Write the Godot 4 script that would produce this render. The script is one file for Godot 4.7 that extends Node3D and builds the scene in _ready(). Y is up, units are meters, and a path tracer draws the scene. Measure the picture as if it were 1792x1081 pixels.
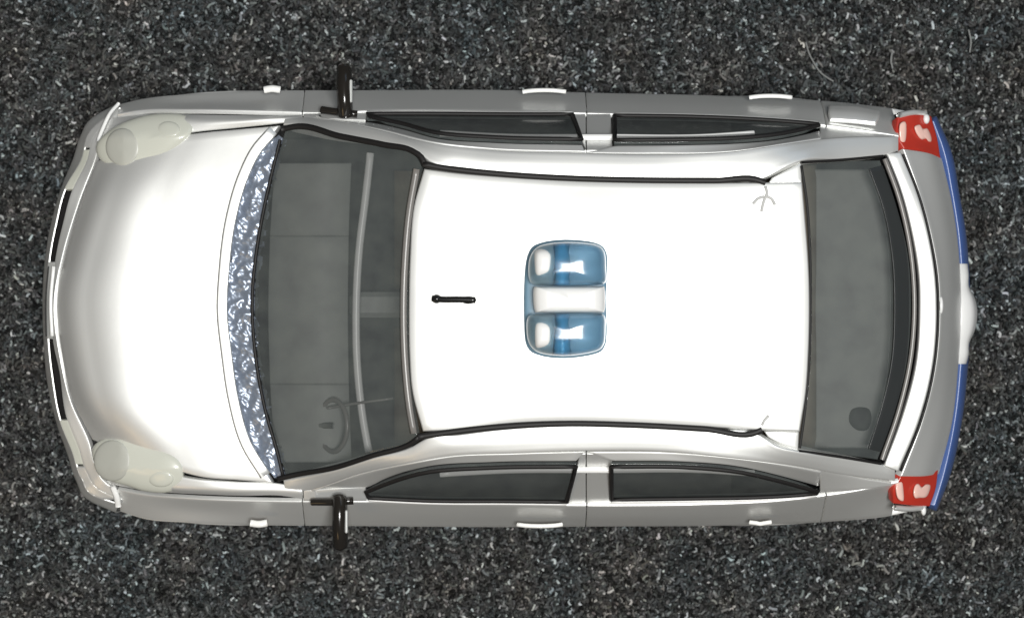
extends Node3D
# A small die-cast police car seen from above on dark speckled felt.
# Points are given as [pixel x, pixel y, height in mm]: the pixel gives the direction,
# the height above the felt gives the distance.

const EYE := 300.0          # camera height above the felt, mm
const NX := 896.0           # pixel straight below the camera
const NY := 560.0
const K := 0.0485           # mm per pixel at felt height
const MM := 0.001

var M := {}
var car: Node3D
var taken := {}

# ---------------------------------------------------------------- helpers
func pt(a) -> Vector3:
	var f: float = K * (EYE - a[2]) / EYE
	return Vector3((a[0] - NX) * f, a[2], (a[1] - NY) * f)

func pts(c: Array) -> Array:
	var r := []
	for a in c:
		r.append(pt(a))
	return r

func hermite(ps: Array, ts: Array, t: float) -> Vector3:
	var n := ps.size()
	if n == 1:
		return ps[0]
	var k := 0
	while k < n - 2 and t > ts[k + 1]:
		k += 1
	var d: float = maxf(ts[k + 1] - ts[k], 1e-6)
	var u: float = clampf((t - ts[k]) / d, -0.2, 1.2)
	var s0: Vector3
	var s1: Vector3
	var sec: Vector3 = (ps[k + 1] - ps[k]) / d
	s0 = sec
	s1 = sec
	if k > 0:
		var d0: float = maxf(ts[k] - ts[k - 1], 1e-6)
		var sp: Vector3 = (ps[k] - ps[k - 1]) / d0
		s0 = (sp * d + sec * d0) / (d + d0)
	if k < n - 2:
		var d1: float = maxf(ts[k + 2] - ts[k + 1], 1e-6)
		var sn: Vector3 = (ps[k + 2] - ps[k + 1]) / d1
		s1 = (sn * d + sec * d1) / (d + d1)
	var u2 := u * u
	var u3 := u2 * u
	return ps[k] * (2 * u3 - 3 * u2 + 1) + s0 * d * (u3 - 2 * u2 + u) + ps[k + 1] * (-2 * u3 + 3 * u2) + s1 * d * (u3 - u2)

# curve of world points (mm) sampled at n places evenly along an axis: "x", "z" or "l" (length)
func sample(c: Array, axis: String, n: int, a0 = null, a1 = null) -> Array:
	var ts := []
	var acc := 0.0
	for i in c.size():
		if axis == "x":
			ts.append(c[i].x)
		elif axis == "z":
			ts.append(c[i].z)
		else:
			if i > 0:
				acc += (c[i] - c[i - 1]).length()
			ts.append(acc)
	var lo: float = ts[0] if a0 == null else a0
	var hi: float = ts[-1] if a1 == null else a1
	var r := []
	for i in n:
		r.append(hermite(c, ts, lerpf(lo, hi, float(i) / (n - 1))))
	return r

func numbered(parent: Node, called: String) -> String:
	var key := str(parent.get_instance_id()) + called
	var n: int = taken.get(key, 0)
	taken[key] = n + 1
	return called if n == 0 else "%s_%03d" % [called, n]

func put(parent: Node, called: String, mesh: Mesh, mat: Material) -> MeshInstance3D:
	var o := MeshInstance3D.new()
	o.name = numbered(parent, called)
	o.mesh = mesh
	o.material_override = mat
	o.cast_shadow = GeometryInstance3D.SHADOW_CASTING_SETTING_ON
	parent.add_child(o, true)
	return o

# triangles of a grid of world points (mm); turned so that it faces away from "core"
func grid_mesh(g: Array, core: Vector3, closed_v := false, closed_u := false) -> ArrayMesh:
	var nu := g.size()
	var nv: int = g[0].size()
	var s := 0.0
	for i in range(0, nu - 1):
		for j in range(0, nv - 1):
			var n: Vector3 = (g[i + 1][j] - g[i][j]).cross(g[i][j + 1] - g[i][j])
			s += n.dot(g[i][j] - core)
	var st := SurfaceTool.new()
	st.begin(Mesh.PRIMITIVE_TRIANGLES)
	var iu := nu if closed_u else nu - 1
	var iv := nv if closed_v else nv - 1
	for i in iu:
		for j in iv:
			var a: Vector3 = g[i][j]
			var b: Vector3 = g[(i + 1) % nu][j]
			var c: Vector3 = g[(i + 1) % nu][(j + 1) % nv]
			var d: Vector3 = g[i][(j + 1) % nv]
			var q := [a, c, b, a, d, c] if s > 0 else [a, b, c, a, c, d]
			for t in [0, 3]:
				if (q[t + 1] - q[t]).cross(q[t + 2] - q[t]).length_squared() < 1e-14:
					continue
				for k in 3:
					st.add_vertex(q[t + k] * MM)
	st.generate_normals()
	st.index()
	return st.commit()

# loft through curves (each an Array of world points), with a rolled edge and a skirt
func loft(curves: Array, axis: String, nu: int, nv: int, b := 0.12, t := 0.7, a0 = null, a1 = null, core := Vector3(0, 6, -1.3), linear := false) -> ArrayMesh:
	var rows := []
	for c in curves:
		rows.append(sample(c, axis, nu, a0, a1))
	var ts := [0.0]
	for k in range(1, rows.size()):
		var d := 0.0
		for i in nu:
			d += (rows[k][i] - rows[k - 1][i]).length()
		ts.append(ts[-1] + maxf(d / nu, 0.01))
	var g := []
	for i in nu:
		var across := []
		for r in rows:
			across.append(r[i])
		var line := []
		for j in nv:
			var v: float = ts[-1] * j / (nv - 1)
			if linear:
				var k := 0
				while k < ts.size() - 2 and v > ts[k + 1]:
					k += 1
				line.append(across[k].lerp(across[k + 1], (v - ts[k]) / (ts[k + 1] - ts[k])))
			else:
				line.append(hermite(across, ts, v))
		g.append(line)
	return skirted(g, b, t, core)

func skirted(g: Array, b: float, t: float, core: Vector3) -> ArrayMesh:
	var nu := g.size()
	var nv: int = g[0].size()
	var out := [0.0, 0.6 * b, b, b]
	var down := [0.0, 0.22 * b, b, b + t]
	var e := []
	for i in range(-3, nu + 3):
		var line := []
		var ci := clampi(i, 0, nu - 1)
		var ei: int = absi(i - ci)
		for j in range(-3, nv + 3):
			var cj := clampi(j, 0, nv - 1)
			var ej: int = absi(j - cj)
			var p: Vector3 = g[ci][cj]
			if ei + ej > 0:
				var du: Vector3 = g[mini(ci + 1, nu - 1)][cj] - g[maxi(ci - 1, 0)][cj]
				var dv: Vector3 = g[ci][mini(cj + 1, nv - 1)] - g[ci][maxi(cj - 1, 0)]
				var n := du.cross(dv)
				if n.length_squared() < 1e-10:
					var c2 := clampi(ci, 1, nu - 2)
					var c3 := clampi(cj, 1, nv - 2)
					n = (g[c2 + 1][c3] - g[c2 - 1][c3]).cross(g[c2][c3 + 1] - g[c2][c3 - 1])
				n = n.normalized()
				if n.dot(p - core) < 0:
					n = -n
				var o := Vector3.ZERO
				if ei > 0:
					o += du.normalized() * signf(i - ci) * out[ei]
				if ej > 0:
					o += dv.normalized() * signf(j - cj) * out[ej]
				p += o - n * down[maxi(ei, ej)]
			line.append(p)
		e.append(line)
	return grid_mesh(e, core)

# a strip with an oval section along world points
func tube_mesh(ps: Array, w: float, h: float, sides := 8, closed := false, n_up := Vector3.UP) -> ArrayMesh:
	var g := []
	var n := ps.size()
	for i in n:
		var d: Vector3
		if closed:
			d = ps[(i + 1) % n] - ps[(i - 1 + n) % n]
		else:
			d = ps[mini(i + 1, n - 1)] - ps[maxi(i - 1, 0)]
		d = d.normalized()
		var side := d.cross(n_up).normalized()
		var up := side.cross(d).normalized()
		var ring := []
		for k in sides:
			var a := TAU * k / sides
			ring.append(ps[i] + side * cos(a) * w * 0.5 + up * sin(a) * h * 0.5)
		g.append(ring)
	var core: Vector3 = ps[0]
	if not closed:
		var first := []
		var last := []
		for k in sides:
			first.append(ps[0])
			last.append(ps[n - 1])
		g.insert(0, first)
		g.append(last)
	return oriented_tube(g, closed)

func oriented_tube(g: Array, closed: bool) -> ArrayMesh:
	var st := SurfaceTool.new()
	st.begin(Mesh.PRIMITIVE_TRIANGLES)
	var nu := g.size()
	var nv: int = g[0].size()
	for i in (nu if closed else nu - 1):
		var i2 := (i + 1) % nu
		var mid := Vector3.ZERO
		for j in nv:
			mid += g[i][j] + g[i2][j]
		mid /= 2.0 * nv
		for j in nv:
			var j2 := (j + 1) % nv
			for q in [[g[i][j], g[i2][j], g[i2][j2]], [g[i][j], g[i2][j2], g[i][j2]]]:
				var nn: Vector3 = (q[1] - q[0]).cross(q[2] - q[0])
				if nn.length_squared() < 1e-16:
					continue
				var c: Vector3 = (q[0] + q[1] + q[2]) / 3.0
				if nn.dot(c - mid) > 0:
					q = [q[0], q[2], q[1]]
				for v in q:
					st.add_vertex(v * MM)
	st.generate_normals()
	st.index()
	return st.commit()

func strip(parent: Node, called: String, c: Array, w: float, h: float, mat: Material, n := 40, closed := false) -> MeshInstance3D:
	var w3 := pts(c)
	if closed:
		w3.append(w3[0])
	var s := sample(w3, "l", n)
	if closed:
		s.pop_back()
	return put(parent, called, tube_mesh(s, w, h, 8, closed), mat)

# closed smooth outline in pixels -> n points
func outline(c: Array, n: int) -> Array:
	var r := []
	var m := c.size()
	for i in n:
		var f := float(i) / n * m
		var k := int(f)
		var u := f - k
		var p := []
		for q in 4:
			var a = c[(k - 1 + q + m) % m]
			p.append(Vector2(a[0], a[1]))
		r.append(0.5 * ((2.0 * p[1]) + (p[2] - p[0]) * u + (2.0 * p[0] - 5.0 * p[1] + 4.0 * p[2] - p[3]) * u * u + (3.0 * p[1] - p[0] - 3.0 * p[2] + p[3]) * u * u * u))
	return r

# a domed piece over a closed outline: hf(px, py) gives the height it sits at
func dome_mesh(c: Array, hf: Callable, rise: float, deep: float, n := 48, power := 2.4, rings := 9) -> ArrayMesh:
	var o := outline(c, n)
	var mid := Vector2.ZERO
	for p in o:
		mid += p
	mid /= n
	var g := []
	var base := []
	for p in o:
		var v := pt([p.x, p.y, hf.call(p.x, p.y)])
		base.append(v - Vector3(0, deep, 0))
	g.append(base)
	for r in rings + 1:
		var a := float(r) / rings * PI * 0.5
		var s := pow(maxf(cos(a), 0.0), 2.0 / power)
		var e := pow(sin(a), 2.0 / power)
		var line := []
		for p in o:
			var q: Vector2 = mid + (p - mid) * s
			line.append(pt([q.x, q.y, hf.call(q.x, q.y) + rise * e]))
		g.append(line)
	var core := pt([mid.x, mid.y, hf.call(mid.x, mid.y) - deep])
	return grid_mesh(g, core, true)

func box_mesh(x0: float, x1: float, y0: float, y1: float, z0: float, z1: float, b := 0.2) -> ArrayMesh:
	# a chamfered box, mm
	var st := SurfaceTool.new()
	st.begin(Mesh.PRIMITIVE_TRIANGLES)
	var c := Vector3((x0 + x1) / 2, (y0 + y1) / 2, (z0 + z1) / 2)
	var e := Vector3((x1 - x0) / 2, (y1 - y0) / 2, (z1 - z0) / 2)
	b = minf(b, minf(e.x, minf(e.y, e.z)) * 0.9)
	var tri := func(q: Array):
		var n: Vector3 = (q[1] - q[0]).cross(q[2] - q[0])
		if n.dot((q[0] + q[1] + q[2]) / 3.0) > 0:
			q = [q[0], q[2], q[1]]
		for v in q:
			st.add_vertex((c + v) * MM)
	st.set_smooth_group(-1)
	for ax in 3:
		var u := (ax + 1) % 3
		var w := (ax + 2) % 3
		for s in [-1.0, 1.0]:
			var f := []
			for k in [[-1, -1], [1, -1], [1, 1], [-1, 1]]:
				var v := Vector3.ZERO
				v[ax] = s * e[ax]
				v[u] = k[0] * (e[u] - b)
				v[w] = k[1] * (e[w] - b)
				f.append(v)
			tri.call([f[0], f[1], f[2]])
			tri.call([f[0], f[2], f[3]])
			for s2 in [-1.0, 1.0]:
				var f2 := []
				for k in [-1, 1]:
					var v := Vector3.ZERO
					v[ax] = s * e[ax]
					v[u] = s2 * (e[u] - b)
					v[w] = k * (e[w] - b)
					f2.append(v)
					v[ax] = s * (e[ax] - b)
					v[u] = s2 * e[u]
					f2.append(v)
				tri.call([f2[0], f2[1], f2[3]])
				tri.call([f2[0], f2[3], f2[2]])
	for sx in [-1.0, 1.0]:
		for sy in [-1.0, 1.0]:
			for sz in [-1.0, 1.0]:
				tri.call([Vector3(sx * e.x, sy * (e.y - b), sz * (e.z - b)), Vector3(sx * (e.x - b), sy * e.y, sz * (e.z - b)), Vector3(sx * (e.x - b), sy * (e.y - b), sz * e.z)])
	st.generate_normals()
	return st.commit()

# profile of (along z, radius) turned round the z axis at (cx, cy)
func lathe_z(cx: float, cy: float, prof: Array, n := 36) -> ArrayMesh:
	var g := []
	var mid := Vector3.ZERO
	for p in prof:
		var ring := []
		for k in n:
			var a := TAU * k / n
			ring.append(Vector3(cx + cos(a) * p[1], cy + sin(a) * p[1], p[0]))
		g.append(ring)
		mid += Vector3(cx, cy, p[0])
	return oriented_tube(g, false) if true else null

func mat(called: String, c: Color, rough := 0.5, metal := 0.0) -> StandardMaterial3D:
	var m := StandardMaterial3D.new()
	m.resource_name = called
	m.albedo_color = c.linear_to_srgb()
	m.albedo_color.a = c.a
	m.roughness = rough
	m.metallic = metal
	return m

func noise_tex(freq: float, seed_: int, size := 512, as_normal := false, strength := 4.0, ramp: Gradient = null, kind := FastNoiseLite.TYPE_SIMPLEX_SMOOTH) -> NoiseTexture2D:
	var n := FastNoiseLite.new()
	n.seed = seed_
	n.frequency = freq
	n.noise_type = kind
	var t := NoiseTexture2D.new()
	t.width = size
	t.height = size
	t.seamless = true
	t.noise = n
	t.as_normal_map = as_normal
	t.bump_strength = strength
	if ramp:
		t.color_ramp = ramp
	return t

# ---------------------------------------------------------------- scene
func _ready() -> void:
	# camera: straight down, the frame cut off-centre from the lens axis
	var cam := Camera3D.new()
	cam.name = "camera"
	cam.projection = Camera3D.PROJECTION_FRUSTUM
	cam.near = 0.05
	cam.far = 5.0
	cam.size = 1081.0 * K / EYE * cam.near
	cam.frustum_offset = Vector2(0.0, (NY - 540.5) * K / EYE * cam.near)
	cam.position = Vector3(0, EYE * MM, 0)
	cam.rotation_degrees = Vector3(-90, 0, 0)
	# a small lens close to a small object: focus on the car's upper body
	var lens := CameraAttributesPhysical.new()
	lens.frustum_near = 0.05
	lens.frustum_far = 5.0
	lens.frustum_focal_length = 35.0
	lens.frustum_focus_distance = 0.281
	lens.exposure_aperture = 18.0
	cam.attributes = lens
	add_child(cam)
	cam.current = true

	# air of the room and exposure
	var env := Environment.new()
	env.background_mode = Environment.BG_COLOR
	env.background_color = Color(0.60, 0.61, 0.60)
	env.background_energy_multiplier = 0.09
	env.tonemap_mode = Environment.TONE_MAPPER_LINEAR
	env.tonemap_exposure = 1.0
	env.sdfgi_enabled = true
	env.ssao_enabled = true
	env.ssil_enabled = true
	var we := WorldEnvironment.new()
	we.name = "world_environment"
	we.environment = env
	add_child(we)

	# lamps of the room: a ceiling panel overhead and to the rear, cool window, warm lamp
	area("ceiling_light", Vector3(0.14, 1.4, 0.06), Vector3(0, 0, 0), Vector2(0.34, 0.32), Color(1.0, 0.997, 0.985), 2.2)
	area("window_light", Vector3(0.75, 0.75, -1.0), Vector3(0, 0, 0), Vector2(0.7, 0.6), Color(0.74, 0.87, 1.0), 0.10)
	area("warm_light", Vector3(-0.85, 0.75, 0.95), Vector3(0, 0, 0), Vector2(0.4, 0.4), Color(1.0, 0.84, 0.60), 0.12)

	materials()
	build_ground()
	build_car()
	build_lint()

func area(called: String, at: Vector3, to: Vector3, size: Vector2, c: Color, e: float) -> void:
	var l := AreaLight3D.new()
	l.name = called
	l.area_size = size
	l.light_color = c
	l.light_energy = e
	l.area_range = 6.0
	l.shadow_enabled = true
	add_child(l)
	l.look_at_from_position(at, to, Vector3.FORWARD)

func materials() -> void:
	M.paint = mat("white_pearl_enamel", Color(0.84, 0.845, 0.83), 0.47, 0.63)
	M.paint.clearcoat_enabled = true
	M.paint.clearcoat = 0.35
	M.paint.clearcoat_roughness = 0.12
	M.paint.normal_enabled = true
	M.paint.normal_texture = noise_tex(0.012, 5, 512, true, 1.2)
	M.paint.normal_scale = 0.12
	M.paint.uv1_triplanar = true
	M.paint.uv1_scale = Vector3.ONE * 60.0
	M.black = mat("black_trim", Color(0.008, 0.007, 0.007), 0.6)
	M.blackgloss = mat("black_plastic", Color(0.012, 0.012, 0.012), 0.22)
	M.under = mat("dark_underbody", Color(0.018, 0.018, 0.018), 0.7)
	M.glass = mat("smoked_glass", Color(0.15, 0.165, 0.163, 0.52), 0.10)
	M.glass.transparency = BaseMaterial3D.TRANSPARENCY_ALPHA
	var gr := Gradient.new()
	gr.offsets = PackedFloat32Array([0.0, 0.5, 1.0])
	gr.colors = PackedColorArray([Color(0.76, 0.76, 0.78), Color(0.90, 0.91, 0.91), Color(1.0, 1.0, 0.98)])
	M.glass.albedo_texture = noise_tex(0.016, 31, 512, false, 1.0, gr)
	M.glass.uv1_triplanar = true
	M.glass.uv1_scale = Vector3(45.0, 45.0, 45.0)
	M.inside = mat("grey_interior", Color(0.28, 0.29, 0.275), 0.6)
	M.frame = mat("grey_glass_edge", Color(0.20, 0.19, 0.18), 0.3)
	M.seat = mat("beige_grey_seat", Color(0.26, 0.215, 0.16), 0.7)
	M.cowl = mat("rippled_cowl_plastic", Color(0.36, 0.41, 0.50), 0.38, 0.6)
	M.lens = mat("milky_headlight_plastic", Color(0.60, 0.61, 0.54), 0.3)
	M.lens.clearcoat_enabled = true
	M.lens.clearcoat = 0.3
	M.lens.clearcoat_roughness = 0.05
	M.lensdark = mat("headlight_bowl", Color(0.47, 0.475, 0.43), 0.35)
	M.border = mat("dark_glass_border", Color(0.03, 0.033, 0.034), 0.3)
	M.chrome = mat("bright_handle", Color(0.9, 0.9, 0.88), 0.12)
	M.red = mat("red_lamp_plastic", Color(0.46, 0.03, 0.016), 0.2)
	M.red.clearcoat_enabled = true
	M.clearred = mat("pale_pink_lamp_plastic", Color(0.85, 0.55, 0.48), 0.15)
	M.blue = mat("blue_paint", Color(0.05, 0.105, 0.31), 0.3)
	M.blue.clearcoat_enabled = true
	M.bluelens = mat("blue_clear_plastic", Color(0.50, 0.75, 0.91, 0.06), 0.14)
	M.bluelens.refraction_enabled = true
	M.bluelens.refraction_scale = 0.049
	M.bluecore = mat("blue_lamp_core", Color(0.10, 0.38, 0.62), 0.25)
	M.bluedark = mat("blue_grey_lamp_base", Color(0.16, 0.27, 0.36), 0.4)
	M.white = mat("white_plastic", Color(0.82, 0.82, 0.81), 0.3)
	M.mirror = mat("smoked_brown_plastic", Color(0.018, 0.016, 0.014), 0.16)
	M.tyre = mat("tyre_rubber", Color(0.02, 0.02, 0.02), 0.75)
	M.rim = mat("silver_rim", Color(0.6, 0.6, 0.6), 0.3, 0.8)
	M.plate = mat("grey_badge", Color(0.45, 0.46, 0.45), 0.3)
	M.mark = mat("casting_mark_grey", Color(0.5, 0.5, 0.49), 0.5)
	M.felt = mat("dark_felt", Color(0.022, 0.022, 0.023), 0.95)
	var r := Gradient.new()
	r.offsets = PackedFloat32Array([0.0, 0.45, 0.6, 1.0])
	r.colors = PackedColorArray([Color(0.10, 0.10, 0.10), Color(0.22, 0.22, 0.22), Color(0.30, 0.30, 0.30), Color(0.55, 0.55, 0.55)])
	M.felt.albedo_color = Color(0.7, 0.7, 0.7)
	M.felt.albedo_texture = noise_tex(0.11, 3, 512, false, 1.0, r)
	M.felt.uv1_triplanar = true
	M.felt.uv1_world_triplanar = true
	M.felt.uv1_scale = Vector3.ONE * 40.0
	M.fibre = mat("felt_fibre", Color(1, 1, 1), 0.9)
	M.fibre.metallic_specular = 0.2
	M.fibre.albedo_color = Color.WHITE
	M.fibre.vertex_color_use_as_albedo = true
	M.lint = mat("pale_lint", Color(0.22, 0.225, 0.22), 0.8)

# ---------------------------------------------------------------- felt
func fibre_mesh(v: int) -> ArrayMesh:
	var rng := RandomNumberGenerator.new()
	rng.seed = 50 + v
	var ps := []
	var n := 6
	var dir := 0.0
	var p := Vector3.ZERO
	var turn: float = [0.2, 0.5, -0.35, 0.05, -0.15][v]
	for i in n:
		var s := float(i) / (n - 1)
		ps.append(p + Vector3(0, sin(s * PI) * 0.16 - 0.10, 0))
		p += Vector3(cos(dir), 0, sin(dir)) * [0.05, 0.085, 0.04, 0.025, 0.11][v]
		dir += turn + rng.randf_range(-0.2, 0.2)
	var mid: Vector3 = (ps[0] + ps[-1]) / 2.0
	for i in n:
		ps[i] -= Vector3(mid.x, 0, mid.z)
	return tube_mesh(ps, 0.22, 0.17, 5)

func build_ground() -> void:
	var ground := Node3D.new()
	ground.name = "ground"
	ground.set_meta("kind", "structure")
	ground.set_meta("label", "dark grey speckled felt under the toy car")
	ground.set_meta("category", "felt")
	add_child(ground)
	var pm := box_mesh(-300, 300, -4.0, -0.35, -300, 300, 0.5)
	put(ground, "felt_sheet", pm, M.felt)
	var rng := RandomNumberGenerator.new()
	rng.seed = 77
	var tone := FastNoiseLite.new()
	tone.seed = 9
	tone.frequency = 0.12
	var count := 52000
	for v in 5:
		var mm := MultiMesh.new()
		mm.transform_format = MultiMesh.TRANSFORM_3D
		mm.use_colors = true
		mm.mesh = fibre_mesh(v)
		mm.instance_count = count
		for i in count:
			var x := rng.randf_range(-62, 62)
			var z := rng.randf_range(-46, 46)
			var layer := rng.randf()
			var b := Basis(Vector3.UP, rng.randf() * TAU) * Basis(Vector3(1, 0, 0), rng.randfn(0, 0.25))
			var s := rng.randf_range(0.6, 1.25)
			b = b.scaled(Vector3(s, s, s) * Vector3(1, 1, 1))
			mm.set_instance_transform(i, Transform3D(b, Vector3(x, -0.30 + layer * 0.30, z) * MM))
			var q := rng.randf()
			var g := 0.0
			if q < 0.30:
				g = rng.randf_range(0.008, 0.022)
			elif q < 0.82:
				g = rng.randf_range(0.030, 0.088)
			elif q < 0.96:
				g = rng.randf_range(0.10, 0.22)
			else:
				g = rng.randf_range(0.22, 0.55)
			var hue := rng.randfn(0, 0.03) + tone.get_noise_2d(x, z) * 0.17
			mm.set_instance_color(i, Color(g * (0.97 + hue), g * (1.02 + rng.randfn(0, 0.025)), g * (1.02 - hue * 0.6)))
		var o := MultiMeshInstance3D.new()
		o.name = numbered(ground, "fibres")
		o.multimesh = mm
		o.material_override = M.fibre
		o.set_meta("kind", "stuff")
		ground.add_child(o, true)

func build_lint() -> void:
	var rows := [
		[[[1411, 74, 0.5], [1416, 92, 0.6], [1424, 108, 0.6], [1436, 126, 0.5], [1452, 138, 0.5], [1459, 142, 0.4]], 0.13, "pale bent lint hair lying on the felt beside the rear side door"],
		[[[1562, 92, 0.5], [1560, 106, 0.6], [1563, 120, 0.5]], 0.15, "short straight pale lint thread on the felt behind the fuel flap side"],
		[[[1696, 52, 0.5], [1700, 72, 0.6], [1698, 92, 0.5]], 0.14, "upright pale lint thread on the felt behind the tail of the car"],
	]
	for r in rows:
		var o := strip(self, "lint_fibre", r[0], r[1], 0.12, M.lint, 14)
		o.set_meta("label", r[2])
		o.set_meta("category", "lint")
		o.set_meta("group", "lint threads on the felt")

# ---------------------------------------------------------------- the car
func wx(px: float, h := 12.0) -> float:
	return (px - NX) * K * (EYE - h) / EYE

func panel(called: String, m: Material, curves: Array, axis: String, nu: int, nv: int, b := 0.12, t := 0.7, a0 = null, a1 = null, parent: Node = null, linear := false) -> MeshInstance3D:
	var cs := []
	for c in curves:
		cs.append(c if c[0] is Vector3 else pts(c))
	return put(parent if parent else car, called, loft(cs, axis, nu, nv, b, t, a0, a1, Vector3(0, 6, -1.3), linear), m)

func tag(o: Node, label: String) -> Node:
	o.set_meta("label", label)
	return o

func group_part(called: String, label := "") -> Node3D:
	var o := Node3D.new()
	o.name = numbered(car, called)
	car.add_child(o, true)
	if label:
		o.set_meta("label", label)
	return o

const AXLE_F := 400.0
const AXLE_R := 1345.0

func sill_curve(s: Array, inset: float) -> Array:
	# lower edge of a body side under the widest line s (world mm): the sill, rising over both wheels
	var d := sample(s, "x", 120)
	var r := []
	var sgn := signf(s[0].z + 1.3)
	for p in d:
		var h := 3.0
		for ax in [wx(AXLE_F, 5.0), wx(AXLE_R, 5.0)]:
			var dx: float = absf(p.x - ax)
			if dx < 5.1:
				h = maxf(h, 4.6 + sqrt(5.1 * 5.1 - dx * dx) - 0.2)
		h = minf(h, p.y - 0.25)
		var f: float = clampf((p.y - h) / 8.0, 0, 1)
		r.append(Vector3(p.x, h, p.z - sgn * inset * f))
	return r

func build_car() -> void:
	car = Node3D.new()
	car.name = "toy_police_car"
	car.set_meta("label", "white die-cast toy police car with blue roof light bar on dark felt")
	car.set_meta("category", "toy car")
	add_child(car)
	underbody()
	interior()
	hood_and_front()
	roof_and_glass()
	sides()
	tail()
	light_bar()
	small_parts()

func underbody() -> void:
	# dark plastic base that shows in the panel gaps
	var oT := pts([[120, 350, 7], [190, 240, 7], [400, 212, 7], [900, 208, 7], [1350, 216, 7], [1560, 240, 7], [1640, 330, 7]])
	var oB := pts([[120, 740, 7], [190, 838, 7], [400, 868, 7], [900, 872, 7], [1350, 868, 7], [1560, 850, 7], [1640, 760, 7]])
	var g := []
	var a := sample(oT, "x", 40)
	var b := sample(oB, "x", 40)
	for i in 40:
		var line := []
		var hh := 7.8
		for j in 9:
			var q: Vector3 = a[i].lerp(b[i], j / 8.0)
			q.y = hh
			line.append(q)
		g.append(line)
	put(car, "chassis", skirted(g, 0.2, 5.2, Vector3(0, 0, -1.3)), M.under)
	# wheels
	for px in [AXLE_F, AXLE_R]:
		for s in [-1.0, 1.0]:
			var cx := wx(px, 5.0)
			var zo := (-17.6 if s < 0 else 15.0)
			var w := group_part("wheel")
			var prof := [[zo - s * 4.0, 1.0], [zo - s * 4.0, 4.2], [zo - s * 3.6, 4.6], [zo - s * 0.5, 4.6], [zo - s * 0.1, 4.3], [zo, 3.6], [zo - s * 0.3, 3.4]]
			put(w, "tyre", lathe_z(cx, 4.6, prof), M.tyre)
			var rim := put(w, "rim", lathe_z(cx, 4.6, [[zo - s * 0.3, 3.4], [zo - s * 0.25, 3.1], [zo - s * 0.9, 2.9], [zo - s * 0.9, 0.9], [zo - s * 0.3, 0.7], [zo - s * 0.2, 0.0]]), M.rim)
			for k in 5:
				var an := TAU * k / 5.0
				var d := Vector3(cos(an), sin(an), 0)
				var c := Vector3(cx, 4.6, zo - s * 0.5)
				put(rim, "spoke", tube_mesh([c + d * 0.5, c + d * 1.8, c + d * 3.1], 0.7, 0.5, 6, false, Vector3(0, 0, 1)), M.rim)
		put(car, "axle", lathe_z(wx(px, 5.0), 4.6, [[-14.5, 0.0], [-14.5, 0.6], [12.0, 0.6], [12.0, 0.0]], 12), M.rim)

func interior() -> void:
	var it := group_part("interior", "grey moulded cabin seen through the smoked glass")
	# tub floor and walls
	var x0 := wx(440)
	var x1 := wx(1590)
	put(it, "floor", box_mesh(x0, x1, 7.8, 8.6, -15.0, 12.6, 0.1), M.under)
	# dashboard in three sections with gaps
	var dash := [[288, 410], [416, 669], [675, 806]]
	for d in dash:
		var c := []
		for y in [d[0], (d[0] + d[1]) / 2.0, d[1]]:
			var bow: float = 16.0 * pow((y - 540.0) / 290.0, 2.0)
			c.append([[470 + bow, y, 12.6], [520 + bow * 0.8, y, 13.7], [575 + bow * 0.6, y, 14.0], [607 + bow * 0.5, y, 13.4]])
		panel("dashboard", M.inside, c, "x", 10, 12, 0.15, 3.0, null, null, it)
	# dashboard lip, the light curved bar
	strip(it, "dashboard_lip", [[648, 268, 14.9], [640, 340, 15.1], [628, 440, 15.2], [623, 540, 15.2], [625, 640, 15.1], [636, 740, 14.9], [645, 790, 14.7]], 0.65, 0.6, M.white, 40)
	# steering wheel on the car's left
	var ring := []
	var ctr := pt([588, 744, 13.6])
	for k in 28:
		var a := TAU * k / 28.0
		ring.append(ctr + Vector3(cos(a) * 1.2 - 0.2, 1.1 * cos(a) + 1.0, sin(a) * 2.1))
	var sw := put(it, "steering_wheel", tube_mesh(ring, 0.42, 0.42, 6, true, Vector3(-0.6, 0.8, 0)), M.frame)
	put(sw, "steering_column", tube_mesh([ctr + Vector3(-2.5, -0.6, 0), ctr + Vector3(-0.2, 1.0, 0)], 0.5, 0.5, 6), M.inside)
	put(sw, "indicator_stalk", tube_mesh(sample(pts([[572, 714, 14.6], [620, 706, 15.2], [688, 697, 15.4]]), "l", 10), 0.24, 0.24, 6), M.frame)
	# seats: two in front, a bench behind
	for y in [[300, 505], [575, 775]]:
		seat(it, "front_seat", 690, 810, y[0], y[1], 11.0, 16.2)
	seat(it, "rear_bench", 1225, 1405, 290, 785, 11.0, 16.0)
	# parcel shelf under the rear glass
	panel("parcel_shelf", M.inside, [[[1425, 300, 14.2], [1545, 300, 14.4]], [[1430, 540, 14.4], [1580, 540, 14.8]], [[1425, 780, 14.2], [1540, 780, 14.4]]], "x", 8, 14, 0.2, 1.0, null, null, it)
	put(it, "loudspeaker", dome_mesh([[1490, 718], [1505, 712], [1522, 716], [1526, 735], [1518, 752], [1500, 752], [1487, 738]], func(_x, _y): return 14.4, 0.4, 0.3, 28, 3.0), M.under)
	for y in [[236.0, 1.0], [826.0, -1.0]]:
		strip(it, "headliner_edge", [[770, y[0] - 3 * y[1], 18.0], [880, y[0] + 3 * y[1], 18.7], [1060, y[0] + 4 * y[1], 18.9], [1230, y[0] + 4 * y[1], 18.8], [1320, y[0] - 2 * y[1], 17.8]], 0.55, 0.4, M.white, 30)
	put(it, "gear_console", box_mesh(wx(610), wx(760), 8.6, 11.2, -2.3, -0.2, 0.4), M.inside)

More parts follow.
